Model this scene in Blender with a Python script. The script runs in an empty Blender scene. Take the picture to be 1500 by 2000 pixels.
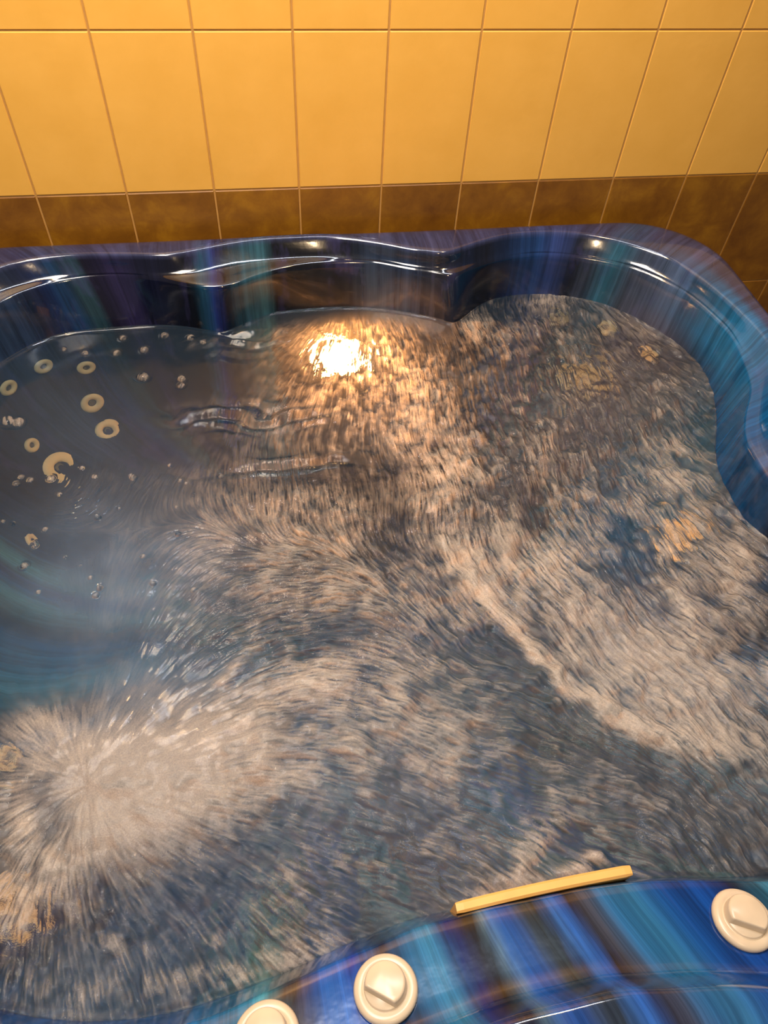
import bpy, bmesh, math, random
import numpy as np
from mathutils import Vector, Matrix

S = bpy.context.scene
COL = S.collection
random.seed(4)

# ------------------------------------------------------------------ camera
cam_data = bpy.data.cameras.new('camera')
cam = bpy.data.objects.new('camera', cam_data)
COL.objects.link(cam)
cam_data.sensor_fit = 'VERTICAL'
cam_data.sensor_height = 24.0
cam_data.lens = 16.98
cam_data.clip_start = 0.02
cam.matrix_world = Matrix(((0.98597195, 0.09324425, -0.13843704, 0.0),
                           (-0.1591949, 0.77461166, -0.61207333, -1.6969),
                           (0.05016263, 0.62552561, 0.77858938, 1.7501),
                           (0, 0, 0, 1)))
S.camera = cam

# ------------------------------------------------------------------ light
W = bpy.data.worlds.new('room_light'); S.world = W
W.use_nodes = True
W.node_tree.nodes['Background'].inputs[0].default_value = (0.80, 0.74, 0.80, 1)
W.node_tree.nodes['Background'].inputs[1].default_value = 0.14

def area(name, loc, target, sx, sy, power, col):
    L = bpy.data.lights.new(name, 'AREA'); L.shape = 'RECTANGLE'
    L.size = sx; L.size_y = sy; L.energy = power; L.color = col
    o = bpy.data.objects.new(name, L); COL.objects.link(o)
    o.location = loc
    o.rotation_euler = (Vector(target) - Vector(loc)).to_track_quat('-Z', 'Y').to_euler()
    return o

def spot(name, loc, target, power, col, angle=120, r=0.05):
    L = bpy.data.lights.new(name, 'SPOT'); L.energy = power; L.color = col
    L.spot_size = math.radians(angle); L.spot_blend = 0.9; L.shadow_soft_size = r
    o = bpy.data.objects.new(name, L); COL.objects.link(o)
    o.location = loc
    o.rotation_euler = (Vector(target) - Vector(loc)).to_track_quat('-Z', 'Y').to_euler()
    return o

area('strip_light', (0.35, -0.45, 2.75), (0.35, -1.75, 0.9), 1.3, 0.09, 24, (0.86, 0.90, 1.0))
area('overhead_fill', (-0.45, -1.15, 2.8), (-0.1, -1.3, 0.6), 0.9, 0.6, 40, (1.0, 0.90, 0.80))  # unseen panel, added as overhead fill light
spot('downlight', (-0.45, -0.62, 2.6), (-0.25, 0.0, 1.2), 62, (1.0, 0.62, 0.26), 130)
spot('downlight', (0.75, -0.70, 2.6), (0.6, 0.0, 1.2), 34, (1.0, 0.60, 0.22), 130)
spot('downlight', (0.2, -2.4, 2.6), (0.2, -1.5, 0.6), 30, (1.0, 0.72, 0.42), 100)

S.view_settings.view_transform = 'Standard'
S.view_settings.look = 'None'
S.view_settings.exposure = 0.12
S.view_settings.gamma = 1.0
S.view_settings.use_curve_mapping = False
S.cycles.use_denoising = True
S.cycles.max_bounces = 10
S.cycles.transmission_bounces = 8
S.cycles.sample_clamp_indirect = 4.0

# ------------------------------------------------------------------ helpers
def mat(name):
    m = bpy.data.materials.new(name); m.use_nodes = True
    nt = m.node_tree
    return m, nt, nt.nodes['Principled BSDF'], nt.nodes['Material Output']

def N(nt, kind, **kw):
    n = nt.nodes.new(kind)
    for k, v in kw.items():
        if hasattr(n, k) and k not in ('inputs',):
            setattr(n, k, v)
    return n

def setin(n, **kw):
    for k, v in kw.items():
        n.inputs[k.replace('_', ' ')].default_value = v

def ramp(nt, fac, stops, interp='LINEAR'):
    r = nt.nodes.new('ShaderNodeValToRGB')
    r.color_ramp.interpolation = interp
    els = r.color_ramp.elements
    while len(els) < len(stops):
        els.new(0.5)
    for e, (p, c) in zip(els, stops):
        e.position = p
        e.color = (*c, 1) if len(c) == 3 else c
    nt.links.new(fac, r.inputs[0])
    return r

def simple_mat(name, col, rough=0.4, **kw):
    m, nt, p, o = mat(name)
    p.inputs['Base Color'].default_value = (*col, 1)
    p.inputs['Roughness'].default_value = rough
    n = N(nt, 'ShaderNodeTexNoise'); n.inputs['Scale'].default_value = 35
    tc = N(nt, 'ShaderNodeTexCoord'); nt.links.new(tc.outputs['Object'], n.inputs['Vector'])
    r = ramp(nt, n.outputs['Fac'], [(0.3, tuple(c * 0.93 for c in col)), (0.7, tuple(min(1, c * 1.05) for c in col))])
    nt.links.new(r.outputs[0], p.inputs['Base Color'])
    for k, v in kw.items():
        p.inputs[k].default_value = v
    return m

def link_mesh(name, verts, faces, material=None, parent=None, smooth=True):
    me = bpy.data.meshes.new(name)
    me.from_pydata([tuple(v) for v in verts], [], [tuple(f) for f in faces])
    me.update()
    if smooth:
        me.polygons.foreach_set('use_smooth', [True] * len(me.polygons))
    o = bpy.data.objects.new(name, me); COL.objects.link(o)
    if material: me.materials.append(material)
    if parent: o.parent = parent
    return o

def link_bm(name, bm, material=None, parent=None, smooth=True):
    me = bpy.data.meshes.new(name); bm.to_mesh(me); bm.free()
    if smooth:
        me.polygons.foreach_set('use_smooth', [True] * len(me.polygons))
    o = bpy.data.objects.new(name, me); COL.objects.link(o)
    if material: me.materials.append(material)
    if parent: o.parent = parent
    return o

def lathe(profile, seg=48):
    """profile: list of (r, z); returns verts, faces of a closed solid of revolution"""
    v, f = [], []
    for r, z in profile:
        for k in range(seg):
            a = 2 * math.pi * k / seg
            v.append((r * math.cos(a), r * math.sin(a), z))
    for i in range(len(profile) - 1):
        for k in range(seg):
            k2 = (k + 1) % seg
            f.append((i * seg + k, i * seg + k2, (i + 1) * seg + k2, (i + 1) * seg + k))
    f.append(tuple(reversed(range(seg))))
    f.append(tuple(range((len(profile) - 1) * seg, len(profile) * seg)))
    return v, f

def frame_from(normal, up=(0, 0, 1)):
    z = Vector(normal).normalized()
    y = Vector(up) - z * z.dot(Vector(up))
    if y.length < 1e-3:
        y = Vector((0, 1, 0)) - z * z.y
    y.normalize()
    x = y.cross(z)
    return Matrix((x, y, z)).transposed().to_4x4()

# ------------------------------------------------------------------ the tiled wall and the floor
GROUT = simple_mat('grout', (0.54, 0.28, 0.07), 0.8)

mt_light, nt, p, o_ = mat('cream_tile')
tc = N(nt, 'ShaderNodeTexCoord')
n1 = N(nt, 'ShaderNodeTexNoise'); setin(n1, Scale=9.0, Detail=5.0, Roughness=0.6)
nt.links.new(tc.outputs['Object'], n1.inputs['Vector'])
r = ramp(nt, n1.outputs['Fac'], [(0.3, (0.84, 0.455, 0.076)), (0.7, (0.91, 0.505, 0.096))])
nt.links.new(r.outputs[0], p.inputs['Base Color'])
p.inputs['Roughness'].default_value = 0.38
n2 = N(nt, 'ShaderNodeTexNoise'); setin(n2, Scale=55.0, Detail=2.0)
nt.links.new(tc.outputs['Object'], n2.inputs['Vector'])
b = N(nt, 'ShaderNodeBump'); setin(b, Strength=0.08, Distance=0.004)
nt.links.new(n2.outputs['Fac'], b.inputs['Height']); nt.links.new(b.outputs[0], p.inputs['Normal'])

mt_dark, nt, p, o_ = mat('brown_tile')
tc = N(nt, 'ShaderNodeTexCoord')
n1 = N(nt, 'ShaderNodeTexNoise'); setin(n1, Scale=13.0, Detail=8.0, Roughness=0.68, Distortion=0.4)
n3 = N(nt, 'ShaderNodeTexNoise'); setin(n3, Scale=4.0, Detail=3.0)
nt.links.new(tc.outputs['Object'], n1.inputs['Vector']); nt.links.new(tc.outputs['Object'], n3.inputs['Vector'])
mx = N(nt, 'ShaderNodeMath', operation='MULTIPLY_ADD'); mx.inputs[1].default_value = 0.5
nt.links.new(n3.outputs['Fac'], mx.inputs[0])
ml = N(nt, 'ShaderNodeMath', operation='MULTIPLY'); ml.inputs[1].default_value = 0.5
nt.links.new(n1.outputs['Fac'], ml.inputs[0]); nt.links.new(ml.outputs[0], mx.inputs[2])
r = ramp(nt, mx.outputs[0], [(0.36, (0.150, 0.054, 0.005)), (0.5, (0.24, 0.098, 0.007)), (0.64, (0.38, 0.175, 0.010))])
nt.links.new(r.outputs[0], p.inputs['Base Color'])
p.inputs['Roughness'].default_value = 0.42
b = N(nt, 'ShaderNodeBump'); setin(b, Strength=0.15, Distance=0.004)
nt.links.new(n1.outputs['Fac'], b.inputs['Height']); nt.links.new(b.outputs[0], p.inputs['Normal'])

def build_wall():
    bm = bmesh.new()
    x0, x1 = -2.0, 2.4
    def quad(pts, mi):
        f = bm.faces.new([bm.verts.new(q) for q in pts]); f.material_index = mi; return f
    # the grout bed behind the tiles is the front of a solid wall
    bmesh.ops.create_cube(bm, size=1, matrix=Matrix.Translation(((x0 + x1) / 2, 0.0765, 1.4)) @ Matrix.Diagonal((x1 - x0, 0.15, 2.8, 1)))
    g, bev, th = 0.0021, 0.0014, 0.0018
    zs = [0.0, 0.214, 0.544, 0.874, 1.204, 1.534, 1.864, 2.194, 2.524, 2.8]
    i0 = math.ceil((x0 + 0.2874) / 0.2); i1 = math.floor((x1 + 0.2874) / 0.2)
    for i in range(i0, i1):
        a, c = -0.2874 + 0.2 * i + g, -0.2874 + 0.2 * (i + 1) - g
        for k in range(len(zs) - 1):
            lo, hi = zs[k] + g * 0.8, zs[k + 1] - g * 0.8
            mi = 2 if zs[k + 1] < 0.9 else 1
            y = 0.0015
            base = [(a, y, lo), (c, y, lo), (c, y, hi), (a, y, hi)]
            top = [(a + bev, y - th, lo + bev), (c - bev, y - th, lo + bev), (c - bev, y - th, hi - bev), (a + bev, y - th, hi - bev)]
            vb = [bm.verts.new(q) for q in base]; vt = [bm.verts.new(q) for q in top]
            f = bm.faces.new(vt); f.material_index = mi
            for q in range(4):
                f = bm.faces.new((vb[q], vb[(q + 1) % 4], vt[(q + 1) % 4], vt[q])); f.material_index = mi
    w = link_bm('wall_back', bm, GROUT, None, smooth=False)
    w.data.materials.append(mt_light); w.data.materials.append(mt_dark)
    w['kind'] = 'structure'
    return w
build_wall()

bm = bmesh.new()
bmesh.ops.create_cube(bm, size=1, matrix=Matrix.Translation((0.2, -1.4, -0.05)) @ Matrix.Diagonal((4.4, 3.1, 0.1, 1)))
fl = link_bm('floor', bm, simple_mat('floor_tile', (0.16, 0.09, 0.04), 0.35), None, smooth=False)
fl['kind'] = 'structure'

# ------------------------------------------------------------------ the tub: star-shaped rings about its centre
C = (0.18, -0.88)
NT = 720
TH = np.arange(NT) * 2 * np.pi / NT

def mirror(pts):
    return [(2 * C[0] - x, y) for x, y in pts]

def ring(pts, smooth=2.0):
    a = np.array(pts) - np.array(C)
    th = np.arctan2(a[:, 1], a[:, 0]) % (2 * np.pi); r = np.hypot(a[:, 0], a[:, 1])
    o = np.argsort(th); th, r = th[o], r[o]
    # monotone cubic (Fritsch-Carlson) on the periodic series
    t = np.concatenate([th[-3:] - 2 * np.pi, th, th[:3] + 2 * np.pi]); y = np.concatenate([r[-3:], r, r[:3]])
    h = np.diff(t); d = np.diff(y) / h
    m = np.zeros_like(y)
    for i in range(1, len(y) - 1):
        if d[i - 1] * d[i] > 0:
            w1, w2 = 2 * h[i] + h[i - 1], h[i] + 2 * h[i - 1]
            m[i] = (w1 + w2) / (w1 / d[i - 1] + w2 / d[i])
    k = np.clip(np.searchsorted(t, TH, side='right') - 1, 0, len(h) - 1)
    s = (TH - t[k]) / h[k]
    v = (y[k] * (1 + 2 * s) * (1 - s) ** 2 + h[k] * m[k] * s * (1 - s) ** 2
         + y[k + 1] * s * s * (3 - 2 * s) + h[k] * m[k + 1] * s * s * (s - 1))
    return blur1(v, smooth)

def blur1(v, sig):
    if sig <= 0: return v
    f = np.fft.fftfreq(len(v)); return np.real(np.fft.ifft(np.fft.fft(v) * np.exp(-2 * (np.pi * f * sig) ** 2)))

def outer_ring():
    bx0, bx1, by0, by1, rad = -0.80, 1.16, -1.82, -0.036, 0.22
    r = np.zeros(NT)
    for i, t in enumerate(TH):
        d = np.array([math.cos(t), math.sin(t)])
        lo, hi = 0.0, 3.0
        for _ in range(40):
            mid = (lo + hi) / 2
            q = np.array(C) + d * mid
            cx = min(max(q[0], bx0 + rad), bx1 - rad); cy = min(max(q[1], by0 + rad), by1 - rad)
            if math.hypot(q[0] - cx, q[1] - cy) < rad: lo = mid
            else: hi = mid
        r[i] = lo
    return r

right_flat = [(1.093, -0.563), (1.070, -0.66), (1.01, -0.75), (0.975, -0.83), (0.972, -0.90), (1.0, -0.98), (1.06, -1.08), (1.085, -1.22), (1.06, -1.40), (0.96, -1.55), (0.82, -1.64)]
back_flat = [(-0.123, -0.092), (-0.026, -0.068), (0.073, -0.062), (0.185, -0.066), (0.294, -0.100), (0.388, -0.140), (0.449, -0.157),
             (0.507, -0.132), (0.609, -0.093), (0.732, -0.085), (0.835, -0.105), (0.917, -0.145), (1.0, -0.215), (1.045, -0.303), (1.075, -0.41)]
left_back_flat = [(-0.194, -0.112), (-0.298, -0.105), (-0.436, -0.097), (-0.513, -0.108), (-0.577, -0.135), (-0.65, -0.20), (-0.695, -0.32), (-0.715, -0.44)]
near_flat = [(0.65, -1.70), (0.503, -1.681), (0.452, -1.67), (0.387, -1.663), (0.322, -1.655), (0.278, -1.657), (0.215, -1.659), (0.1, -1.675), (-0.05, -1.70), (-0.25, -1.70)]
R_out = outer_ring()
R_flat = np.minimum(ring(back_flat + right_flat + left_back_flat + mirror(right_flat[:-1]) + near_flat), R_out - 0.02)

right_conv = [(1.068, -0.45), (1.055, -0.56), (1.03, -0.65), (0.972, -0.735), (0.938, -0.82), (0.935, -0.90), (0.97, -0.99), (1.03, -1.08), (1.05, -1.20), (1.02, -1.38), (0.92, -1.50), (0.78, -1.565)]
back_conv = [(-0.07, -0.178), (-0.009, -0.146), (0.05, -0.120), (0.117, -0.106), (0.20, -0.104), (0.307, -0.117), (0.396, -0.158), (0.470, -0.187),
             (0.520, -0.156), (0.6, -0.125), (0.706, -0.108), (0.772, -0.118), (0.862, -0.150), (0.95, -0.201), (1.0, -0.261), (1.050, -0.351)]
left_back_conv = [(-0.129, -0.180), (-0.307, -0.119), (-0.36, -0.116), (-0.422, -0.120), (-0.503, -0.148), (-0.575, -0.195), (-0.64, -0.28), (-0.68, -0.37)]
near_conv = [(0.601, -1.567), (0.546, -1.557), (0.427, -1.541), (0.319, -1.539), (0.214, -1.542), (0.14, -1.547), (0.053, -1.562), (0.0, -1.573), (-0.079, -1.59), (-0.146, -1.604), (-0.24, -1.607)]
R_conv = np.minimum(ring(back_conv + right_conv + left_back_conv + mirror(right_conv[:-1]) + near_conv), R_flat - 0.016)

right_wat = [(1.052, -0.46), (1.038, -0.54), (1.01, -0.62), (0.965, -0.709), (0.937, -0.79), (0.937, -0.86), (0.948, -0.926), (0.972, -1.0), (1.01, -1.08), (1.03, -1.2), (1.0, -1.36), (0.90, -1.47), (0.76, -1.535)]
back_wat = [(-0.097, -0.209), (-0.046, -0.172), (0.02, -0.138), (0.111, -0.130), (0.17, -0.129), (0.243, -0.135), (0.346, -0.162), (0.432, -0.200), (0.478, -0.232),
            (0.514, -0.199), (0.551, -0.158), (0.617, -0.122), (0.706, -0.115), (0.804, -0.122), (0.899, -0.178), (0.967, -0.255), (1.026, -0.353)]
left_back_wat = [(-0.134, -0.197), (-0.196, -0.175), (-0.27, -0.164), (-0.342, -0.166), (-0.415, -0.168), (-0.468, -0.172), (-0.54, -0.206), (-0.609, -0.273), (-0.655, -0.36)]
near_wat = [(0.61, -1.545), (0.52, -1.531), (0.43, -1.522), (0.319, -1.519), (0.214, -1.521), (0.14, -1.524), (0.053, -1.537), (0.0, -1.548), (-0.079, -1.565), (-0.146, -1.577), (-0.24, -1.582)]
R_wat = np.minimum(ring(back_wat + right_wat + left_back_wat + mirror(right_wat[:-1]) + near_wat), R_conv - 0.006)

near_w = np.clip((np.cos(TH + np.pi / 2 - 0.08) - 0.55) / 0.3, 0, 1)          # 1 along the near (control panel) side
near_w = near_w * near_w * (3 - 2 * near_w)
back_gap = R_flat - R_conv
R_4b = np.clip(R_flat - 0.022 - 0.30 * np.maximum(back_gap - 0.04, 0), R_conv + 0.009, R_flat - 0.006)
R_4 = (R_flat * 0.83 + R_conv * 0.17) * near_w + blur1(R_4b, 4) * (1 - near_w)
Z_conv = 0.735 * (1 - near_w) + 0.700 * near_w
Z_4 = 0.7425 * (1 - near_w) + 0.727 * near_w
ZW = 0.62
Rm = blur1(R_wat, 16)
def lerp(a, b, t): return a * (1 - t) + b * t
one = np.ones(NT)
rings = [
    (R_out - 0.004, 0.690 * one), (R_out, 0.698 * one), (R_out, 0.76 * one), (R_out - 0.004, 0.773 * one), (R_out - 0.014, 0.7795 * one),
    (lerp(R_out, R_flat, 0.5), 0.782 * one), (lerp(R_out, R_flat, 0.8), 0.782 * one), (R_flat + 0.017, 0.782 * one), (R_flat + 0.009, 0.7819 * one), (R_flat + 0.003, 0.780 * one), (R_flat - 0.002, 0.772 * one),
    (R_4 + 0.004, Z_4 + 0.0055), (R_4 - 0.002, Z_4), (lerp(R_4, R_conv, 0.5), lerp(Z_4 - 0.001, Z_conv + 0.003, 0.5)),
    (R_conv + 0.006, Z_conv + 0.003), (R_conv, Z_conv), (R_conv - 0.003, Z_conv - 0.008),
    (lerp(R_conv, R_wat, 0.5), lerp(Z_conv, ZW * one, 0.45)), (R_wat, ZW * one), (lerp(R_wat, Rm, 0.3) - 0.022, 0.54 * one),
    (lerp(R_wat, Rm, 0.7) - 0.055, 0.45 * one), (Rm - 0.11, 0.36 * one), (Rm - 0.17, 0.315 * one), (Rm - 0.27, 0.30 * one),
    (Rm - 0.36, 0.295 * one), (Rm - 0.39, 0.27 * one), (Rm - 0.42, 0.14 * one), (Rm - 0.46, 0.095 * one), (Rm * 0.3, 0.085 * one)]
step = 2
TH2 = TH[::step]; n2_ = len(TH2)
verts, faces = [], []
for r_, z_ in rings:
    r_ = r_[::step]; z_ = z_[::step]
    verts += list(zip(C[0] + r_ * np.cos(TH2), C[1] + r_ * np.sin(TH2), z_))
for i in range(len(rings) - 1):
    for k in range(n2_):
        k2 = (k + 1) % n2_
        faces.append((i * n2_ + k, i * n2_ + k2, (i + 1) * n2_ + k2, (i + 1) * n2_ + k))
last = (len(rings) - 1) * n2_
verts.append((C[0], C[1], 0.085)); ci = len(verts) - 1
for k in range(n2_):
    faces.append((last + k, last + (k + 1) % n2_, ci))

# colour of the acrylic's bands around the tub: (angle in degrees, r, g, b)
BANDS = [(9.6, 10, 85, 145), (20.5, 15, 80, 135), (28.9, 45, 55, 75), (35.5, 85, 85, 105), (42.3, 68, 75, 95), (45.2, 45, 100, 125), (47.7, 60, 70, 90), (50.5, 30, 34, 48), (53.5, 50, 70, 130), (55.6, 30, 65, 120), (62.3, 25, 28, 40), (65.4, 20, 35, 65), (70.2, 52, 52, 62), (75.4, 42, 58, 88), (81.4, 48, 65, 92), (87.4, 33, 36, 46), (97.0, 28, 30, 36), (101.1, 25, 30, 40), (102.5, 48, 92, 108), (108.0, 35, 70, 90), (110.9, 22, 26, 48), (112.5, 35, 50, 130), (114.0, 33, 82, 112), (115.3, 20, 22, 32), (120.7, 28, 32, 60), (124.4, 45, 40, 80), (127.5, 25, 25, 35), (128.3, 46, 84, 98), (129.5, 22, 24, 35), (130.5, 30, 70, 110), (132.3, 20, 45, 100), (134.1, 35, 45, 75), (138.5, 45, 65, 95), (146.0, 38, 58, 88), (155.0, 30, 46, 74), (166.0, 20, 58, 105), (238.1, 18, 80, 145), (243.0, 20, 85, 150), (248.9, 40, 120, 160), (249.7, 70, 160, 180), (251.4, 60, 65, 75), (253.5, 70, 60, 60), (255.1, 15, 85, 170), (256.7, 40, 110, 200), (258.2, 25, 45, 150), (259.7, 25, 90, 150), (261.2, 20, 30, 70), (263.8, 35, 100, 150), (266.5, 50, 125, 165), (268.6, 25, 50, 140), (270.4, 50, 50, 60), (271.9, 25, 22, 22), (273.0, 80, 110, 130), (274.5, 30, 90, 170), (276.0, 25, 75, 150), (277.7, 60, 75, 85), (279.9, 45, 60, 65), (281.2, 60, 120, 200), (282.1, 40, 100, 190), (283.3, 45, 38, 40), (285.3, 75, 80, 95), (287.2, 35, 100, 150), (289.9, 45, 110, 150), (292.9, 20, 85, 165), (296.5, 15, 70, 150), (298.9, 20, 30, 70), (353.5, 15, 30, 60), (354.5, 10, 70, 120)]
_rb = random.Random(9)
_pool = [(18, 80, 145), (25, 28, 40), (40, 110, 160), (60, 65, 75), (25, 45, 120), (15, 70, 150), (30, 30, 36), (60, 130, 160)]
for lo_, hi_ in ((170, 235), (302, 350)):
    a_ = lo_
    while a_ < hi_:
        BANDS.append((a_, *_rb.choice(_pool))); a_ += _rb.uniform(1.2, 4.5)
BANDS.sort()
def lin(c):
    c = c / 255.0
    return c / 12.92 if c < 0.04 else ((c + 0.055) / 1.055) ** 2.4
_ba = np.radians(np.array([b[0] for b in BANDS])); _bc = np.array([[lin(c) for c in b[1:]] for b in BANDS])
_lum = _bc @ np.array([0.25, 0.5, 0.25])
_bc = _bc * np.clip((_lum / 0.09) ** 0.35, 0.35, 1.3)[:, None]
BAND_RGB = np.stack([np.interp(TH, np.concatenate([[_ba[-1] - 2 * np.pi], _ba, [_ba[0] + 2 * np.pi]]),
                               np.concatenate([[_bc[-1, k]], _bc[:, k], [_bc[0, k]]])) for k in range(3)], 1)

# acrylic: marbled blue, black, violet and teal bands that run down the sides
def acrylic():
    m, nt, p, o = mat('marbled_acrylic')
    L = nt.links
    uv = N(nt, 'ShaderNodeUVMap'); uv.uv_map = 'flow'
    tc = N(nt, 'ShaderNodeTexCoord')
    # wobble
    wn = N(nt, 'ShaderNodeTexNoise'); setin(wn, Scale=5.0, Detail=2.0); L.new(tc.outputs['Object'], wn.inputs['Vector'])
    sub = N(nt, 'ShaderNodeVectorMath', operation='SUBTRACT'); sub.inputs[1].default_value = (0.5, 0.5, 0.5)
    L.new(wn.outputs['Color'], sub.inputs[0])
    sc = N(nt, 'ShaderNodeVectorMath', operation='SCALE'); sc.inputs['Scale'].default_value = 0.015
    L.new(sub.outputs[0], sc.inputs[0])
    ad = N(nt, 'ShaderNodeVectorMath', operation='ADD'); L.new(uv.outputs[0], ad.inputs[0]); L.new(sc.outputs[0], ad.inputs[1])
    def band(scale_u, scale_v, detail, rough, off):
        mp = N(nt, 'ShaderNodeMapping'); mp.inputs['Scale'].default_value = (scale_u, scale_v, 1); mp.inputs['Location'].default_value = (off, off * 0.7, off)
        L.new(ad.outputs[0], mp.inputs['Vector'])
        n = N(nt, 'ShaderNodeTexNoise'); setin(n, Scale=1.0, Detail=detail, Roughness=rough); L.new(mp.outputs[0], n.inputs['Vector'])
        return n.outputs['Fac']
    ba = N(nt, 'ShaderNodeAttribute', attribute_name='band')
    st = ramp(nt, band(60.0, 0.8, 5.0, 0.75, 9.0), [(0.30, (0.45, 0.45, 0.45)), (0.50, (0.95, 0.95, 0.95)), (0.72, (1.55, 1.55, 1.55))])
    st2 = ramp(nt, band(16.0, 3.0, 4.0, 0.7, 2.0), [(0.32, (0.62, 0.60, 0.66)), (0.50, (1.0, 1.0, 1.0)), (0.70, (1.30, 1.22, 1.25))])
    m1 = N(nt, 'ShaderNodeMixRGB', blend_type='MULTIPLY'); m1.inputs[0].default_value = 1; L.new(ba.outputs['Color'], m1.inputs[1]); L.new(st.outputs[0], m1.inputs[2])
    m2 = N(nt, 'ShaderNodeMixRGB', blend_type='MULTIPLY'); m2.inputs[0].default_value = 1; L.new(m1.outputs[0], m2.inputs[1]); L.new(st2.outputs[0], m2.inputs[2])
    vi = ramp(nt, band(12.0, 5.0, 4.0, 0.65, 33.0), [(0.56, (0, 0, 0)), (0.74, (0.35, 0.35, 0.35))])
    mix3 = N(nt, 'ShaderNodeMixRGB', blend_type='MIX'); mix3.inputs[2].default_value = (0.060, 0.055, 0.19, 1)
    L.new(vi.outputs[0], mix3.inputs[0]); L.new(m2.outputs[0], mix3.inputs[1])
    L.new(mix3.outputs[0], p.inputs['Base Color'])
    geo = N(nt, 'ShaderNodeNewGeometry'); sx = N(nt, 'ShaderNodeSeparateXYZ'); L.new(geo.outputs['Position'], sx.inputs[0])
    wet = N(nt, 'ShaderNodeMath', operation='GREATER_THAN'); wet.inputs[1].default_value = ZW; L.new(sx.outputs['Z'], wet.inputs[0])
    # acrylic in water reflects far less than acrylic in air
    ior = N(nt, 'ShaderNodeMath', operation='MULTIPLY_ADD'); ior.inputs[1].default_value = 0.38; ior.inputs[2].default_value = 1.13
    L.new(wet.outputs[0], ior.inputs[0]); L.new(ior.outputs[0], p.inputs['IOR'])
    ct = N(nt, 'ShaderNodeMath', operation='MULTIPLY'); ct.inputs[1].default_value = 0.5
    L.new(wet.outputs[0], ct.inputs[0]); L.new(ct.outputs[0], p.inputs['Coat Weight'])
    rg = N(nt, 'ShaderNodeMath', operation='MULTIPLY_ADD'); rg.inputs[1].default_value = -0.37; rg.inputs[2].default_value = 0.5
    L.new(wet.outputs[0], rg.inputs[0]); L.new(rg.outputs[0], p.inputs['Roughness'])
    p.inputs['Coat Roughness'].default_value = 0.04
    on = N(nt, 'ShaderNodeTexNoise'); setin(on, Scale=60.0, Detail=2.0); L.new(tc.outputs['Object'], on.inputs['Vector'])
    b = N(nt, 'ShaderNodeBump'); setin(b, Strength=0.05, Distance=0.003)
    L.new(on.outputs['Fac'], b.inputs['Height']); L.new(b.outputs[0], p.inputs['Normal'])
    return m
ACR = acrylic()

tub = bpy.data.objects.new('hot_tub', None); COL.objects.link(tub)
tub['label'] = 'marbled blue and black acrylic hot tub full of churning water against the tiled wall'
tub['category'] = 'hot tub'
shell = link_mesh('shell', verts, faces, ACR, tub)
# 'flow' map: u runs along the rim, v down the profile
me = shell.data
prof = [0.0]
rm = [float(np.mean(r_)) for r_, _ in rings]; zm = [float(np.mean(z_)) for _, z_ in rings]
for i in range(1, len(rings)):
    prof.append(prof[-1] + math.hypot(rm[i] - rm[i - 1], zm[i] - zm[i - 1]))
per = np.hypot(np.diff(np.append(R_conv * np.cos(TH), R_conv[0] * np.cos(TH[0]))), np.diff(np.append(R_conv * np.sin(TH), R_conv[0] * np.sin(TH[0]))))
cum = np.concatenate([[0], np.cumsum(per)])[::step]
VV = np.array(verts)
def eff_theta():
    """which band each vertex belongs to: bands run straight down the back wall and fan out over the near panel"""
    x, y = VV[:, 0], VV[:, 1]
    th = np.arctan2(y - C[1], x - C[0]) % (2 * np.pi)
    cx_, cy_ = C[0] + R_conv * np.cos(TH), C[1] + R_conv * np.sin(TH)
    def look(sel, xe):
        o = np.argsort(cx_[sel]); return np.interp(xe, cx_[sel][o], TH[sel][o])
    back = (TH > math.radians(48)) & (TH < math.radians(128))
    wb = np.clip((th - math.radians(50)) / 0.15, 0, 1) * np.clip((math.radians(126) - th) / 0.15, 0, 1)
    near = (TH > math.radians(236)) & (TH < math.radians(306))
    wn = np.clip((th - math.radians(240)) / 0.08, 0, 1) * np.clip((math.radians(302) - th) / 0.08, 0, 1)
    e = th * (1 - wb) + look(back, x) * wb
    sl = np.clip(0.08 + 0.9 * x, 0, 0.36)
    return e * (1 - wn) + look(near, x - sl * (-1.590 - np.maximum(y, -1.70))) * wn
ETH = eff_theta()
uvl = me.uv_layers.new(name='flow')
li = np.zeros(len(me.loops), dtype=np.int32); me.loops.foreach_get('vertex_index', li)
ringi = np.minimum(li // n2_, len(rings) - 1); ki = li % n2_
cum_full = np.interp(np.append(ETH, 0), np.append(TH[::step], 2 * np.pi), cum if len(cum) == n2_ + 1 else np.append(cum, cum[-1] + cum[1]))
u = cum_full[np.minimum(li, len(VV) - 1)]; v = np.array(prof)[ringi]
first = np.zeros(len(me.polygons), dtype=np.int32); me.polygons.foreach_get('loop_start', first)
uu = u.copy()
lt = np.zeros(len(me.polygons), dtype=np.int32); me.polygons.foreach_get('loop_total', lt)
full_ = float(cum[-1] + cum[1] - cum[0])
for s_, t_ in zip(first, lt):
    w_ = uu[s_:s_ + t_]
    if w_.max() - w_.min() > full_ / 2: uu[s_:s_ + t_] = np.where(w_ < full_ / 2, w_ + full_, w_)
uvl.data.foreach_set('uv', np.stack([uu, v], 1).ravel())
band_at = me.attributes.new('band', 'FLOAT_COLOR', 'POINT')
bc_ = np.ones((len(verts), 4)); kk = np.minimum(np.arange(len(verts)) % n2_, n2_ - 1)
lum_ = 0.66
bc_[:, :3] = np.stack([np.interp(ETH, np.append(TH, 2 * np.pi), np.append(BAND_RGB[:, q_], BAND_RGB[0, q_])) for q_ in range(3)], 1) * lum_
ri_ = np.minimum(np.arange(len(verts)) // n2_, len(rings) - 1)
wr_ = (np.where(ri_ <= 9, 0.62, 0.0) * np.where(np.sin(ETH) > -0.3, 1.0, 0.25))[:, None]
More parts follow.
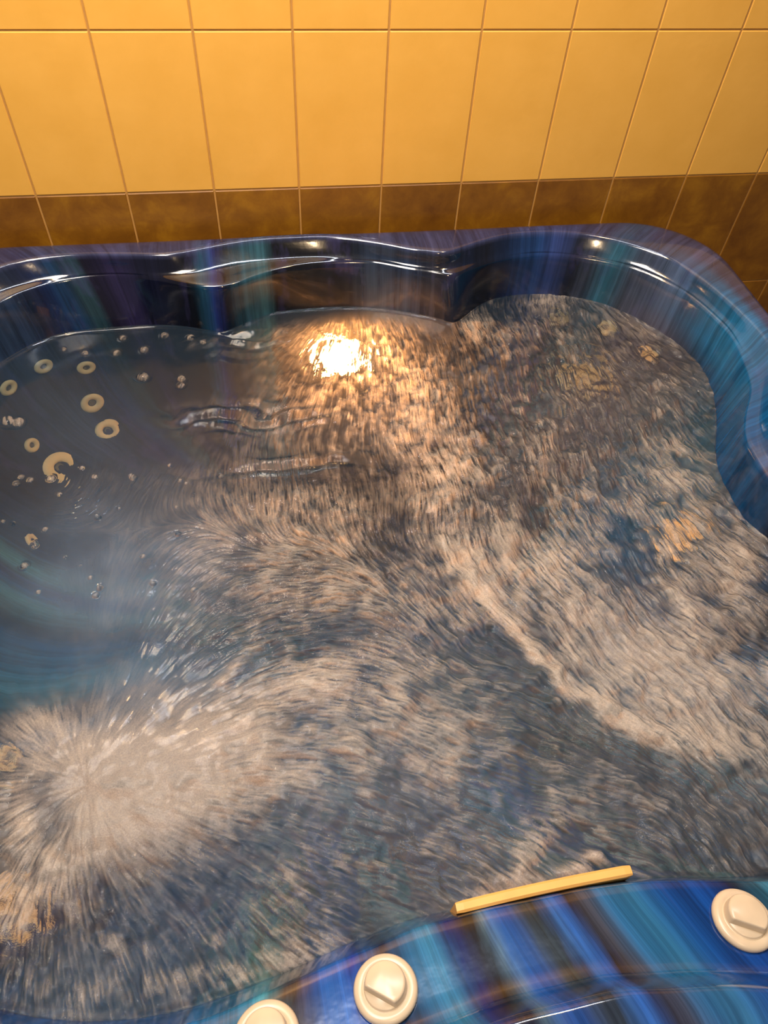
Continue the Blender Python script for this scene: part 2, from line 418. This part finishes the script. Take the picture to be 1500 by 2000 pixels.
bc_[:, :3] = bc_[:, :3] * (1 - wr_) + np.array([0.045, 0.055, 0.135]) * wr_                      # flat rim mixed to greyer violet, the wall's reflection partly put into the colour
az_ = (np.exp(-((np.degrees(ETH) - 24) / 12) ** 2) * np.where((ri_ >= 6) & (ri_ <= 17), 0.8, 0.0))[:, None]
bc_[:, :3] = bc_[:, :3] * (1 - az_) + np.array([0.012, 0.13, 0.30]) * az_
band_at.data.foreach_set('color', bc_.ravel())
ss = shell.modifiers.new('smooth', 'SUBSURF'); ss.levels = 1; ss.render_levels = 1

# cabinet skirt under the rim
rr = (R_out - 0.03)[::4]; th4 = TH[::4]; nn = len(th4)
cv, cf = [], []
for rad_off, z in ((0, 0.0), (0, 0.694), (-0.02, 0.694), (-0.02, 0.0)):
    cv += list(zip(C[0] + (rr + rad_off) * np.cos(th4), C[1] + (rr + rad_off) * np.sin(th4), [z] * nn))
for i in range(4):
    for k in range(nn):
        cf.append((i * nn + k, i * nn + (k + 1) % nn, ((i + 1) % 4) * nn + (k + 1) % nn, ((i + 1) % 4) * nn + k))
link_mesh('cabinet', cv, cf, simple_mat('cabinet_board', (0.10, 0.07, 0.05), 0.5), tub)

# ------------------------------------------------------------------ water
FOAM = [
(-0.209,-1.259,0.150,0.006,0.016,-0.088,1.00),(-0.266,-1.320,0.126,-0.018,0.006,-0.082,0.80),(-0.363,-1.229,0.076,-0.010,0.006,-0.056,0.50),(0.015,-1.152,0.186,0.016,0.004,-0.052,0.55),(-0.092,-1.268,0.094,-0.012,-0.004,-0.072,0.60),(0.162,-1.304,0.204,-0.012,-0.004,-0.056,0.45),(0.147,-1.198,0.172,-0.008,-0.004,-0.054,0.50),(0.125,-0.982,0.234,-0.030,-0.012,-0.088,0.40),(0.008,-0.798,0.180,-0.022,-0.008,-0.104,0.40),(0.370,-0.760,0.078,0.016,-0.006,-0.272,0.50),(0.341,-0.975,0.032,0.020,0.034,-0.100,0.90),(0.412,-1.143,0.032,-0.074,-0.014,-0.010,0.95),(0.507,-1.275,0.068,-0.076,-0.018,-0.016,0.85),(0.567,-1.189,0.080,-0.096,-0.066,-0.058,0.90),(0.503,-1.008,0.088,-0.054,-0.040,-0.062,0.60),(0.732,-1.250,0.090,-0.012,-0.032,-0.064,0.65),(0.833,-0.800,0.066,0.004,-0.050,-0.154,0.65),(0.690,-0.812,0.076,-0.008,-0.030,-0.082,0.30),(0.428,-0.920,0.022,-0.006,-0.022,-0.058,0.85),(0.665,-1.350,0.100,-0.034,-0.028,-0.042,0.60),(0.326,-0.541,0.072,0.010,-0.012,-0.180,0.50),(0.891,-0.277,0.164,-0.014,-0.032,-0.082,0.15),(0.619,-0.313,0.066,-0.006,-0.014,-0.048,0.50),(0.524,-0.242,0.038,-0.004,-0.014,-0.052,0.50),(0.763,-0.154,0.068,-0.006,-0.012,-0.034,0.50),(0.317,-1.464,0.014,-0.012,-0.046,-0.046,0.85),(0.246,-1.512,0.066,0.012,0.002,-0.012,0.85),(0.376,-1.501,0.040,0.018,0.006,-0.010,0.75),(-0.360,-1.391,0.044,0.040,0.022,-0.022,0.60),(-0.415,-1.434,0.042,-0.006,0.006,-0.038,0.50),(-0.413,-1.349,0.032,-0.004,0.010,-0.064,0.50),(-0.189,-1.547,0.108,0.002,0.002,-0.014,0.60),(-0.022,-1.537,0.106,0.018,0.006,-0.018,0.45),(-0.045,-1.490,0.070,-0.010,-0.002,-0.026,0.35),(-0.399,-1.175,0.046,-0.006,0.006,-0.034,0.55),(0.023,-1.448,0.110,-0.016,-0.004,-0.034,0.35),(0.784,-1.101,0.088,-0.012,-0.062,-0.126,0.40),(0.889,-0.996,0.052,-0.008,-0.036,-0.070,0.50),(-0.257,-1.495,0.080,-0.024,-0.002,-0.016,0.35),(0.595,-0.921,0.082,-0.010,-0.022,-0.062,0.35),(0.647,-1.159,0.056,-0.006,-0.024,-0.058,0.50),(0.576,-0.633,0.070,-0.008,-0.034,-0.108,0.30),(0.467,-1.404,0.128,-0.018,-0.030,-0.082,-0.40),(0.119,-1.456,0.096,0.016,0.008,-0.040,-0.35),(-0.386,-1.288,0.032,-0.004,0.008,-0.060,-0.50),(-0.204,-1.473,0.116,-0.018,0.000,-0.034,-0.45),(0.567,-0.497,0.134,-0.014,-0.030,-0.104,-0.30),(0.183,-1.401,0.152,-0.024,-0.008,-0.044,-0.20),(-0.083,-1.398,0.110,-0.016,-0.002,-0.036,-0.30),(-0.382,-1.482,0.066,-0.010,0.004,-0.036,-0.30),(0.165,-0.694,0.130,0.002,-0.002,-0.022,-0.50),(0.459,-0.840,0.064,-0.006,-0.020,-0.078,-0.15),(0.702,-0.615,0.130,-0.014,-0.022,-0.062,-0.30),
(0.315,-1.359,0.088,-0.014,-0.012,-0.046,-0.30),(-0.122,-1.491,0.080,0.002,0.004,-0.026,-0.35),(0.052,-1.505,0.082,0.014,0.006,-0.026,-0.30),(0.532,-1.452,0.096,-0.014,-0.018,-0.042,-0.25),(0.245,-1.230,0.068,-0.010,-0.008,-0.034,-0.20),(0.040,-1.078,0.106,0.018,0.004,-0.030,-0.25),(-0.127,-1.045,0.070,-0.010,-0.002,-0.080,-0.30),(0.595,-1.008,0.058,-0.006,-0.026,-0.068,-0.20),(0.324,-1.194,0.060,-0.008,-0.016,-0.064,-0.25),(0.620,-1.427,0.064,-0.010,-0.028,-0.058,-0.25),]
TURB = [
(0.691,-0.646,0.488,-0.054,-0.180,-0.514,1.00),(0.456,-1.183,0.536,-0.074,-0.154,-0.472,1.00),(-0.086,-1.465,0.490,-0.074,-0.012,-0.214,1.00),(0.125,-0.982,0.310,-0.040,-0.038,-0.276,0.80),(0.264,-0.338,0.222,-0.022,-0.036,-0.226,0.80),(0.002,-0.214,0.174,-0.016,-0.004,-0.082,0.45),(-0.039,-0.534,0.144,-0.016,-0.004,-0.094,0.35),(-0.298,-0.748,0.116,-0.014,0.008,-0.116,0.12)]
HAZE = [
(-0.289,-0.907,0.192,0.064,0.062,-0.188,0.55),(-0.212,-1.121,0.166,-0.024,0.002,-0.084,0.50),(-0.444,-1.013,0.076,-0.010,0.028,-0.202,0.25),(-0.232,-1.264,0.198,-0.028,0.006,-0.160,0.40),(0.591,-1.202,0.148,-0.144,-0.116,-0.112,0.40),(0.467,-1.404,0.200,-0.030,-0.042,-0.112,0.20),(0.080,-1.309,0.316,-0.046,-0.022,-0.158,0.30),(1.087,-0.316,0.082,-0.008,-0.064,-0.144,0.10),(-0.419,-0.492,0.170,-0.020,0.018,-0.190,0.10)]

STEP = 0.0012
K = 0.0015 / STEP
gx = np.arange(-0.78, 1.14, STEP); gy = np.arange(-1.66, -0.08, STEP)
GX, GY = np.meshgrid(gx, gy)                     # [row, col]
H, Wd = GX.shape
rng = np.random.default_rng(11)

FX = np.fft.fftfreq(Wd)[None, :]; FY = np.fft.fftfreq(H)[:, None]
def blur(a, sig):                                # sig in cells
    return np.real(np.fft.ifft2(np.fft.fft2(a) * np.exp(-2 * (np.pi * sig) ** 2 * (FX ** 2 + FY ** 2))))
def noise(sig):
    a = blur(rng.standard_normal((H, Wd)), sig); return (a - a.mean()) / a.std()
def blobs(L, mode='sum', p=1.0):
    out = np.zeros((H, Wd))
    for cx, cy, ax, ay, bx, by, amp in L:
        det = ax * by - ay * bx
        dx, dy = GX - cx, GY - cy
        a = (dx * by - dy * bx) / det; b_ = (-dx * ay + dy * ax) / det
        g = amp * np.exp(-(a * a + b_ * b_) ** p)
        out = out + g if mode == 'sum' else np.maximum(out, g)
    return out
def samp(a, x, y):
    xi = np.clip(x, 0, Wd - 1.001); yi = np.clip(y, 0, H - 1.001)
    x0 = xi.astype(int); y0 = yi.astype(int); fx = xi - x0; fy = yi - y0
    return (a[y0, x0] * (1 - fx) * (1 - fy) + a[y0, x0 + 1] * fx * (1 - fy) + a[y0 + 1, x0] * (1 - fx) * fy + a[y0 + 1, x0 + 1] * fx * fy)

# currents: sources at the jets, a drift towards the near side, eddies
def source(cx, cy, reach):
    dx, dy = GX - cx, GY - cy; d = np.hypot(dx, dy) + 0.02
    w = np.exp(-(d / reach) ** 2)
    return w * dx / d, w * dy / d
VX = np.zeros((H, Wd)); VY = np.zeros((H, Wd))
for cx, cy, reach, amp in ((-0.33, -1.28, 0.40, 1.6), (0.90, -0.05, 0.75, 1.0), (0.19, -0.05, 0.65, 0.9)):
    a, b_ = source(cx, cy, reach); VX += amp * a; VY += amp * b_
VX += 0.10; VY -= 0.12
psi = noise(54 * K) * 27 * K
VX += np.gradient(psi, axis=0) * 0.16; VY -= np.gradient(psi, axis=1) * 0.16
mag = np.hypot(VX, VY) + 1e-6; VX /= mag; VY /= mag
def lic(tex, length):
    IX, IY = np.meshgrid(np.arange(Wd, dtype=float), np.arange(H, dtype=float))
    acc = tex.copy(); cnt = 1
    for sgn in (1, -1):
        x, y = IX.copy(), IY.copy()
        for _ in range(length):
            vx, vy = samp(VX, x, y), samp(VY, x, y)
            x += sgn * vx; y += sgn * vy
            acc += samp(tex, x, y); cnt += 1
    acc /= cnt
    return (acc - acc.mean()) / acc.std()
fine = lic(noise(0.5), 8)
mid = lic(noise(1.0), 12)
big = lic(noise(3.0 * K), 12)
cloud = lic(noise(5.5 * K) * 0.6 + noise(11 * K) * 0.8 + noise(24 * K) * 0.8, 7)
huge = noise(32 * K)
tuft = np.clip(lic(noise(5.0 * K), 6) - 0.9, 0, 2)

def seam(pts, width, wob):
    """nearness (0..1) to a wavering line of foam"""
    d = np.full((H, Wd), 9.0)
    x = GX + wob * w1; y = GY + wob * w2
    for (ax, ay), (bx, by) in zip(pts[:-1], pts[1:]):
        ex, ey = bx - ax, by - ay
        t = np.clip(((x - ax) * ex + (y - ay) * ey) / (ex * ex + ey * ey), 0, 1)
        d = np.minimum(d, np.hypot(x - ax - t * ex, y - ay - t * ey))
    return np.exp(-(d / width) ** 2)
w1 = noise(9 * K) * 0.6 + noise(22 * K); w2 = noise(9 * K) * 0.6 + noise(22 * K)
SEAM = [(0.298, -0.897), (0.333, -1.009), (0.384, -1.076), (0.411, -1.147), (0.439, -1.205), (0.503, -1.261), (0.570, -1.320), (0.644, -1.356)]
line = 0.95 * seam(SEAM, 0.013, 0.006)
line += 0.55 * seam([(0.739, -0.939), (0.701, -1.056), (0.697, -1.112), (0.694, -1.175)], 0.012, 0.008)
line += 0.70 * seam([(0.368, -1.428), (0.320, -1.465), (0.281, -1.494), (0.220, -1.511)], 0.013, 0.006)
line += 0.55 * seam([(0.409, -1.496), (0.357, -1.511), (0.302, -1.514)], 0.010, 0.005)
line += 0.45 * seam([(-0.137, -1.131), (-0.093, -1.090), (-0.066, -1.068)], 0.010, 0.005)
line += 0.40 * seam([(-0.327, -1.448), (-0.358, -1.411), (-0.398, -1.358), (-0.426, -1.312)], 0.016, 0.008)
seam_gap = seam([(x - 0.045, y - 0.035) for x, y in SEAM[2:]], 0.035, 0.008)       # clear water just upstream of the seam

ang = np.arctan2(GY - C[1], GX - C[0]) % (2 * np.pi)
rad = np.hypot(GX - C[0], GY - C[1])
lim = np.interp(ang, np.append(TH, 2 * np.pi), np.append(R_wat, R_wat[0]))
turb = np.clip(blobs(TURB, 'max', 1.3), 0, 1)
turb = np.clip(turb * (1 + 0.18 * huge), 0, 1)
calm = np.clip((lim - rad) / 0.075, 0, 1)
turb *= np.where((GX < 0.46) & (GY > -0.5), calm * calm, 1.0)      # clear water along the back wall by the lamp
glint = blobs([(0.066,-0.818,0.258,-0.030,-0.018,-0.190,1.00),(-0.302,-0.681,0.110,0.042,0.020,-0.066,0.70),(0.142,-0.995,0.186,-0.024,-0.010,-0.066,0.80),(0.066,-1.081,0.178,-0.024,-0.008,-0.060,0.50)], 'max')
glint = np.clip(glint * (1 + 0.4 * cloud), 0, 1)
dens = blobs(FOAM) * 1.18
lampgap = np.exp(-((GX - 0.172) ** 2 + (GY + 0.30) ** 2) / 0.055 ** 2)
lampfoam = blobs([(0.186,-0.458,0.140,-0.014,-0.026,-0.190,0.45),(0.283,-0.377,0.096,-0.010,-0.020,-0.128,0.45),(0.332,-0.683,0.064,-0.008,-0.024,-0.116,0.40)], 'max')
core = np.clip((dens - 0.7) / 0.5, 0, 1)
jetcore = np.exp(-((GX + 0.25) ** 2 + (GY + 1.28) ** 2) / 0.15 ** 2)
soft = (1 - 0.5 * core) * (1 - 0.95 * jetcore)
dens = np.clip(dens, 0, 1.25) * (0.80 + 0.26 * cloud * soft) + turb * (1 - 0.9 * jetcore) * (0.01 + 0.07 * cloud + 0.05 * big + 0.24 * tuft) + calm * lampfoam * (0.35 + 0.5 * tuft + 0.25 * big)
dens = np.clip(dens - 0.35 * seam_gap, 0, 1.4) + line * (1.0 + 0.2 * big)
foam = dens * (0.72 + soft * (0.10 * big + 0.15 * mid + 0.20 * fine)) + turb * (1 - 0.8 * jetcore) * 0.045 * (fine + mid)
foam = np.clip(foam, 0, 1.4)
foam = np.clip(1 - np.exp(-0.95 * foam), 0, 0.85)
haze = np.clip(0.12 + blobs(HAZE, 'max', 1.0) * (1 + 0.1 * cloud) + turb * (0.12 + 0.06 * huge + 0.03 * mid), 0, 0.8)

foam *= 1 - 0.85 * lampgap; haze *= 1 - 0.6 * lampgap
# height of the surface
ripple = noise(4.0 * K) * 0.55 + noise(8.0 * K) * 1.0
hgt = turb * ((1 - 0.8 * jetcore) * (0.0006 * mid + 0.00040 * fine + 0.0020 * big) + 0.0032 * ripple + 0.0024 * huge) + 0.006 * np.clip(dens, 0, 1) * turb + 0.004 * line
hgt += glint * (0.00045 * fine + 0.0004 * mid)
hgt += (1 - turb) * 0.00035 * noise(19 * K)
# short steep wavelets that lie across the calm water left of the lamp
ridge = blobs([(-0.049,-0.508,0.144,-0.016,-0.002,-0.038,1.00), (-0.055,-0.225,0.080,-0.008,-0.002,-0.050,0.7), (0.02,-0.66,0.16,0.0,0.0,0.02,0.8)], 'max')
ph = noise(26 * K) * 1.6 + noise(11 * K) * 0.7
hgt += np.clip(ridge * 1.4, 0, 1) * 0.0078 * np.arcsin(0.96 * np.sin(2 * np.pi * (GY + 0.10 * GX) / 0.050 + ph)) / 1.29
BUBBLES = [(-0.351, -0.258, 0.011), (-0.286, -0.351, 0.014), (-0.340, -0.201, 0.008), (-0.288, -0.253, 0.010), (-0.242, -0.201, 0.008), (-0.200, -0.365, 0.010),
           (-0.203, -0.386, 0.009), (-0.473, -0.231, 0.007), (-0.424, -0.251, 0.008), (-0.564, -0.461, 0.013), (-0.542, -0.468, 0.010), (-0.18, -0.215, 0.010), (-0.15, -0.235, 0.008)]
for k in range(34):      # smaller ones further out
    BUBBLES.append((random.uniform(-0.55, -0.10), random.uniform(-0.95, -0.62), random.choice((0.004, 0.005, 0.007))))
for bx, by, br in BUBBLES:      # air bubbles riding on the calm water in the corner and near the back wall
    rr_ = br * (1 + 0.18 * w1)
    d2 = ((GX - bx) ** 2 + (GY - by) ** 2) / rr_ ** 2
    dome = np.sqrt(np.clip(1 - d2, 0, None))
    hgt += br * 0.7 * dome - br * 0.12 * np.exp(-((np.sqrt(d2) - 1.25) / 0.3) ** 2)
    foam = np.maximum(foam, 0.38 * (dome > 0) * np.clip(0.55 + 0.35 * mid, 0, 1))

inside = rad < lim + 0.010
edge = np.clip((lim - rad) / 0.02, 0, 1)
hgt = hgt * (0.25 + 0.75 * edge) + 0.0050 * np.exp(-((lim - rad) / 0.006) ** 2)   # a small meniscus at the shell
idx = -np.ones((H, Wd), dtype=np.int64)
idx[inside] = np.arange(inside.sum())
q = np.stack([idx[:-1, :-1], idx[:-1, 1:], idx[1:, 1:], idx[1:, :-1]], -1).reshape(-1, 4)
q = q[(q >= 0).all(1)]
co = np.stack([GX[inside], GY[inside], ZW + hgt[inside]], 1)
me = bpy.data.meshes.new('water')
me.vertices.add(len(co)); me.vertices.foreach_set('co', co.ravel())
me.loops.add(q.size); me.loops.foreach_set('vertex_index', q.ravel().astype(np.int32))
me.polygons.add(len(q)); me.polygons.foreach_set('loop_start', (np.arange(len(q)) * 4).astype(np.int32))
me.polygons.foreach_set('use_smooth', np.ones(len(q), dtype=bool))
me.update(calc_edges=True); me.validate()
for nm, arr in (('foam', foam), ('haze', haze), ('turb', turb)):
    at = me.attributes.new(nm, 'FLOAT', 'POINT'); at.data.foreach_set('value', arr[inside].astype(np.float32))
water = bpy.data.objects.new('water', me); COL.objects.link(water)
water['label'] = 'churning foamy water filling the blue marbled hot tub'
water['category'] = 'water'; water['kind'] = 'stuff'

def water_mat():
    m, nt, p, o = mat('foaming_water'); L = nt.links
    nt.nodes.remove(p)
    af = N(nt, 'ShaderNodeAttribute', attribute_name='foam'); ah = N(nt, 'ShaderNodeAttribute', attribute_name='haze'); at = N(nt, 'ShaderNodeAttribute', attribute_name='turb')
    tc = N(nt, 'ShaderNodeTexCoord')
    n = N(nt, 'ShaderNodeTexNoise'); setin(n, Scale=420.0, Detail=3.0, Roughness=0.6); L.new(tc.outputs['Object'], n.inputs['Vector'])
    bs = N(nt, 'ShaderNodeMath', operation='MULTIPLY'); bs.inputs[1].default_value = 0.8; L.new(at.outputs['Fac'], bs.inputs[0])
    b = N(nt, 'ShaderNodeBump'); setin(b, Distance=0.0015); L.new(bs.outputs[0], b.inputs['Strength']); L.new(n.outputs['Fac'], b.inputs['Height'])
    fr = N(nt, 'ShaderNodeFresnel'); fr.inputs['IOR'].default_value = 1.33; L.new(b.outputs[0], fr.inputs['Normal'])
    rf = N(nt, 'ShaderNodeBsdfRefraction'); setin(rf, Roughness=0.0, IOR=1.33); rf.inputs['Color'].default_value = (0.84, 0.90, 0.95, 1); L.new(b.outputs[0], rf.inputs['Normal'])
    gl = N(nt, 'ShaderNodeBsdfGlossy'); setin(gl, Roughness=0.08); L.new(b.outputs[0], gl.inputs['Normal'])
    # milky micro-bubbles just under the surface
    hz = N(nt, 'ShaderNodeBsdfDiffuse'); hc = ramp(nt, at.outputs['Fac'], [(0.15, (0.105, 0.19, 0.31)), (0.8, (0.16, 0.195, 0.24))]); L.new(hc.outputs[0], hz.inputs['Color'])
    hzt = N(nt, 'ShaderNodeBsdfTranslucent'); hzt.inputs['Color'].default_value = (0.30, 0.32, 0.34, 1)
    hm = N(nt, 'ShaderNodeMixShader'); hm.inputs[0].default_value = 0.35; L.new(hz.outputs[0], hm.inputs[1]); L.new(hzt.outputs[0], hm.inputs[2])
    body = N(nt, 'ShaderNodeMixShader'); L.new(ah.outputs['Fac'], body.inputs[0]); L.new(rf.outputs[0], body.inputs[1]); L.new(hm.outputs[0], body.inputs[2])
    # foam
    fd = N(nt, 'ShaderNodeBsdfDiffuse'); fd.inputs['Color'].default_value = (0.74, 0.63, 0.52, 1); L.new(b.outputs[0], fd.inputs['Normal'])
    ft = N(nt, 'ShaderNodeBsdfTranslucent'); ft.inputs['Color'].default_value = (0.70, 0.66, 0.60, 1)
    fm = N(nt, 'ShaderNodeMixShader'); fm.inputs[0].default_value = 0.35; L.new(fd.outputs[0], fm.inputs[1]); L.new(ft.outputs[0], fm.inputs[2])
    # fine bubble grain in the foam
    gr = N(nt, 'ShaderNodeMapRange'); setin(gr, From_Min=0.3, From_Max=0.7, To_Min=0.75, To_Max=1.2); L.new(n.outputs['Fac'], gr.inputs['Value'])
    fa = N(nt, 'ShaderNodeMath', operation='MULTIPLY', use_clamp=True); L.new(af.outputs['Fac'], fa.inputs[0]); L.new(gr.outputs[0], fa.inputs[1])
    mixf = N(nt, 'ShaderNodeMixShader'); L.new(fa.outputs[0], mixf.inputs[0]); L.new(body.outputs[0], mixf.inputs[1]); L.new(fm.outputs[0], mixf.inputs[2])
    top = N(nt, 'ShaderNodeMixShader'); L.new(fr.outputs[0], top.inputs[0]); L.new(mixf.outputs[0], top.inputs[1]); L.new(gl.outputs[0], top.inputs[2])
    L.new(top.outputs[0], o.inputs['Surface'])
    return m
me.materials.append(water_mat())

# ------------------------------------------------------------------ fittings on the shell (parts of the tub)
IVORY = simple_mat('ivory_plastic', (0.62, 0.49, 0.33), 0.28)
JET = simple_mat('aged_ivory_plastic', (0.86, 0.74, 0.38), 0.4)
HOLE = simple_mat('jet_throat', (0.10, 0.09, 0.05), 0.6)

def cap_mesh(R, h, cut_ang, cut_d, bev=0.003):
    """a round cap with one side cut straight: prism with a bevelled rim"""
    pts = []
    d = Vector((math.cos(cut_ang), math.sin(cut_ang)))
    for k in range(64):
        a = 2 * math.pi * k / 64
        q = Vector((R * math.cos(a), R * math.sin(a)))
        s = q.dot(d)
        if s > cut_d: q = q - d * (s - cut_d)
        pts.append(q)
    bm = bmesh.new()
    levels = [(0.0, 1.06), (h * 0.55, 1.02), (h - bev, 1.0), (h - bev * 0.3, 0.965), (h, 0.88)]
    rows = []
    for z, s in levels:
        rows.append([bm.verts.new((q.x * s, q.y * s, z)) for q in pts])
    for i in range(len(rows) - 1):
        for k in range(64):
            bm.faces.new((rows[i][k], rows[i][(k + 1) % 64], rows[i + 1][(k + 1) % 64], rows[i + 1][k]))
    bm.faces.new(rows[-1])
    return bm

def knob(x, y, z, cut):
    loc, normal = on_shell(x, y, z)
    v, f = lathe([(0.036, -0.004), (0.0385, 0.003), (0.0385, 0.006), (0.0365, 0.0095), (0.032, 0.0112), (0.0272, 0.0100), (0.0262, 0.0092), (0.0258, 0.013), (0.0245, 0.0145)], 64)
    fl_ = link_mesh('air_control_knob', v, f, IVORY, tub)
    fl_['label'] = 'ivory round air control knob'
    fl_.matrix_world = Matrix.Translation(loc) @ frame_from(normal, (0, 1, 0))
    d = link_bm('dial', cap_mesh(0.0243, 0.013, cut, 0.0145), IVORY, fl_)
    d.location = (0, 0, 0.0135)
# cream skimmer flap standing at the near edge of the water
def skimmer():
    a = Vector((0.176, -1.533, 0)); c = Vector((0.424, -1.524, 0))
    n = 24; bm = bmesh.new(); rows = []
    for k in range(n + 1):
        t = k / n
        q = a.lerp(c, t) + Vector((0, 0.002 * math.sin(math.pi * t), 0))
        y0, y1 = q.y - 0.0072, q.y + 0.0072
        zt = 0.694
        e = 0.001 if k in (0, n) else 0.0
        rows.append([bm.verts.new((q.x, y0 + e, 0.56)), bm.verts.new((q.x, y0 + e, zt - 0.003)), bm.verts.new((q.x, y0 + 0.003, zt - e)),
                     bm.verts.new((q.x, y1 - 0.003, zt - e)), bm.verts.new((q.x, y1 - e, zt - 0.003)), bm.verts.new((q.x, y1 - e, 0.56))])
    for k in range(n):
        for i in range(6):
            bm.faces.new((rows[k][i], rows[k + 1][i], rows[k + 1][(i + 1) % 6], rows[k][(i + 1) % 6]))
    bm.faces.new(rows[0]); bm.faces.new(list(reversed(rows[-1])))
    bmesh.ops.recalc_face_normals(bm, faces=bm.faces)
    o = link_bm('skimmer_flap', bm, simple_mat('cream_plastic', (0.82, 0.43, 0.11), 0.45), tub, smooth=False)
    o['label'] = 'cream skimmer flap'
skimmer()

# jets and the lamp sit on the submerged shell
from mathutils.bvhtree import BVHTree
bvh = BVHTree.FromPolygons([tuple(v) for v in verts], [tuple(f) for f in faces])
def on_shell(x, y, z):
    """the nearest point of the shell and its inward normal"""
    loc, nor, i, d = bvh.find_nearest(Vector((x, y, z)))
    c = Vector((C[0], C[1], 0.6)) - loc
    if nor.dot(c) < 0: nor = -nor
    return loc, nor

knob(0.069, -1.610, 0.714, math.radians(-126))
knob(0.536, -1.607, 0.714, math.radians(-118))
knob(-0.074, -1.635, 0.714, math.radians(-126))

def jet(x, y, z, R):
    loc, nor = on_shell(x, y, z)
    v, f = lathe([(R, -0.003), (R, 0.003), (R * 0.93, 0.0065), (R * 0.72, 0.0085), (R * 0.45, 0.007), (R * 0.36, 0.003), (R * 0.34, -0.001)], 40)
    j = link_mesh('jet', v, f, JET, tub)
    j.matrix_world = Matrix.Translation(loc) @ frame_from(nor)
    v, f = lathe([(R * 0.30, 0.0), (R * 0.30, 0.003), (R * 0.2, 0.005), (R * 0.12, 0.003)], 24)
    link_mesh('nozzle', v, f, HOLE, j)
JETS = [(-0.532, -0.235, 0.545, 0.023), (-0.443, -0.213, 0.495, 0.022), (-0.601, -0.306, 0.548, 0.023), (-0.439, -0.274, 0.393, 0.029), (-0.409, -0.328, 0.328, 0.030),
        (-0.566, -0.406, 0.397, 0.020), (-0.509, -0.443, 0.328, 0.046), (0.787, -0.155, 0.542, 0.022), (0.903, -0.219, 0.547, 0.024), (0.988, -0.331, 0.549, 0.022),
        (0.854, -0.293, 0.382, 0.062), (0.886, -0.855, 0.433, 0.045), (-0.528, -1.138, 0.339, 0.030), (-0.478, -1.387, 0.385, 0.046), (-0.541, -0.671, 0.364, 0.022)]
for a in JETS: jet(*a)

# the underwater lamp on the back wall
def lamp():
    loc, nor = on_shell(0.18, -0.19, 0.455)
    M = Matrix.Translation(loc) @ frame_from(nor)
    v, f = lathe([(0.066, -0.004), (0.066, 0.004), (0.061, 0.008), (0.053, 0.009), (0.050, 0.004)], 48)
    h = link_mesh('underwater_light', v, f, JET, tub); h.matrix_world = M
    m, nt, p, o = mat('lamp_lens')
    p.inputs['Emission Color'].default_value = (1.0, 0.55, 0.20, 1)
    p.inputs['Emission Strength'].default_value = 45
    v, f = lathe([(0.052, 0.003), (0.050, 0.009), (0.042, 0.016), (0.026, 0.022), (0.009, 0.024)], 48)
    link_mesh('lens', v, f, m, h)
    L = bpy.data.lights.new('lamp_glow', 'SPOT'); L.energy = 60; L.color = (1.0, 0.36, 0.08); L.shadow_soft_size = 0.03; L.spot_size = math.radians(165); L.spot_blend = 0.6
    g = bpy.data.objects.new('lamp_glow', L); COL.objects.link(g)
    g.location = loc + nor * 0.03; g.rotation_euler = Vector((0.25, -1, 0.75)).to_track_quat('-Z', 'Y').to_euler()
lamp()
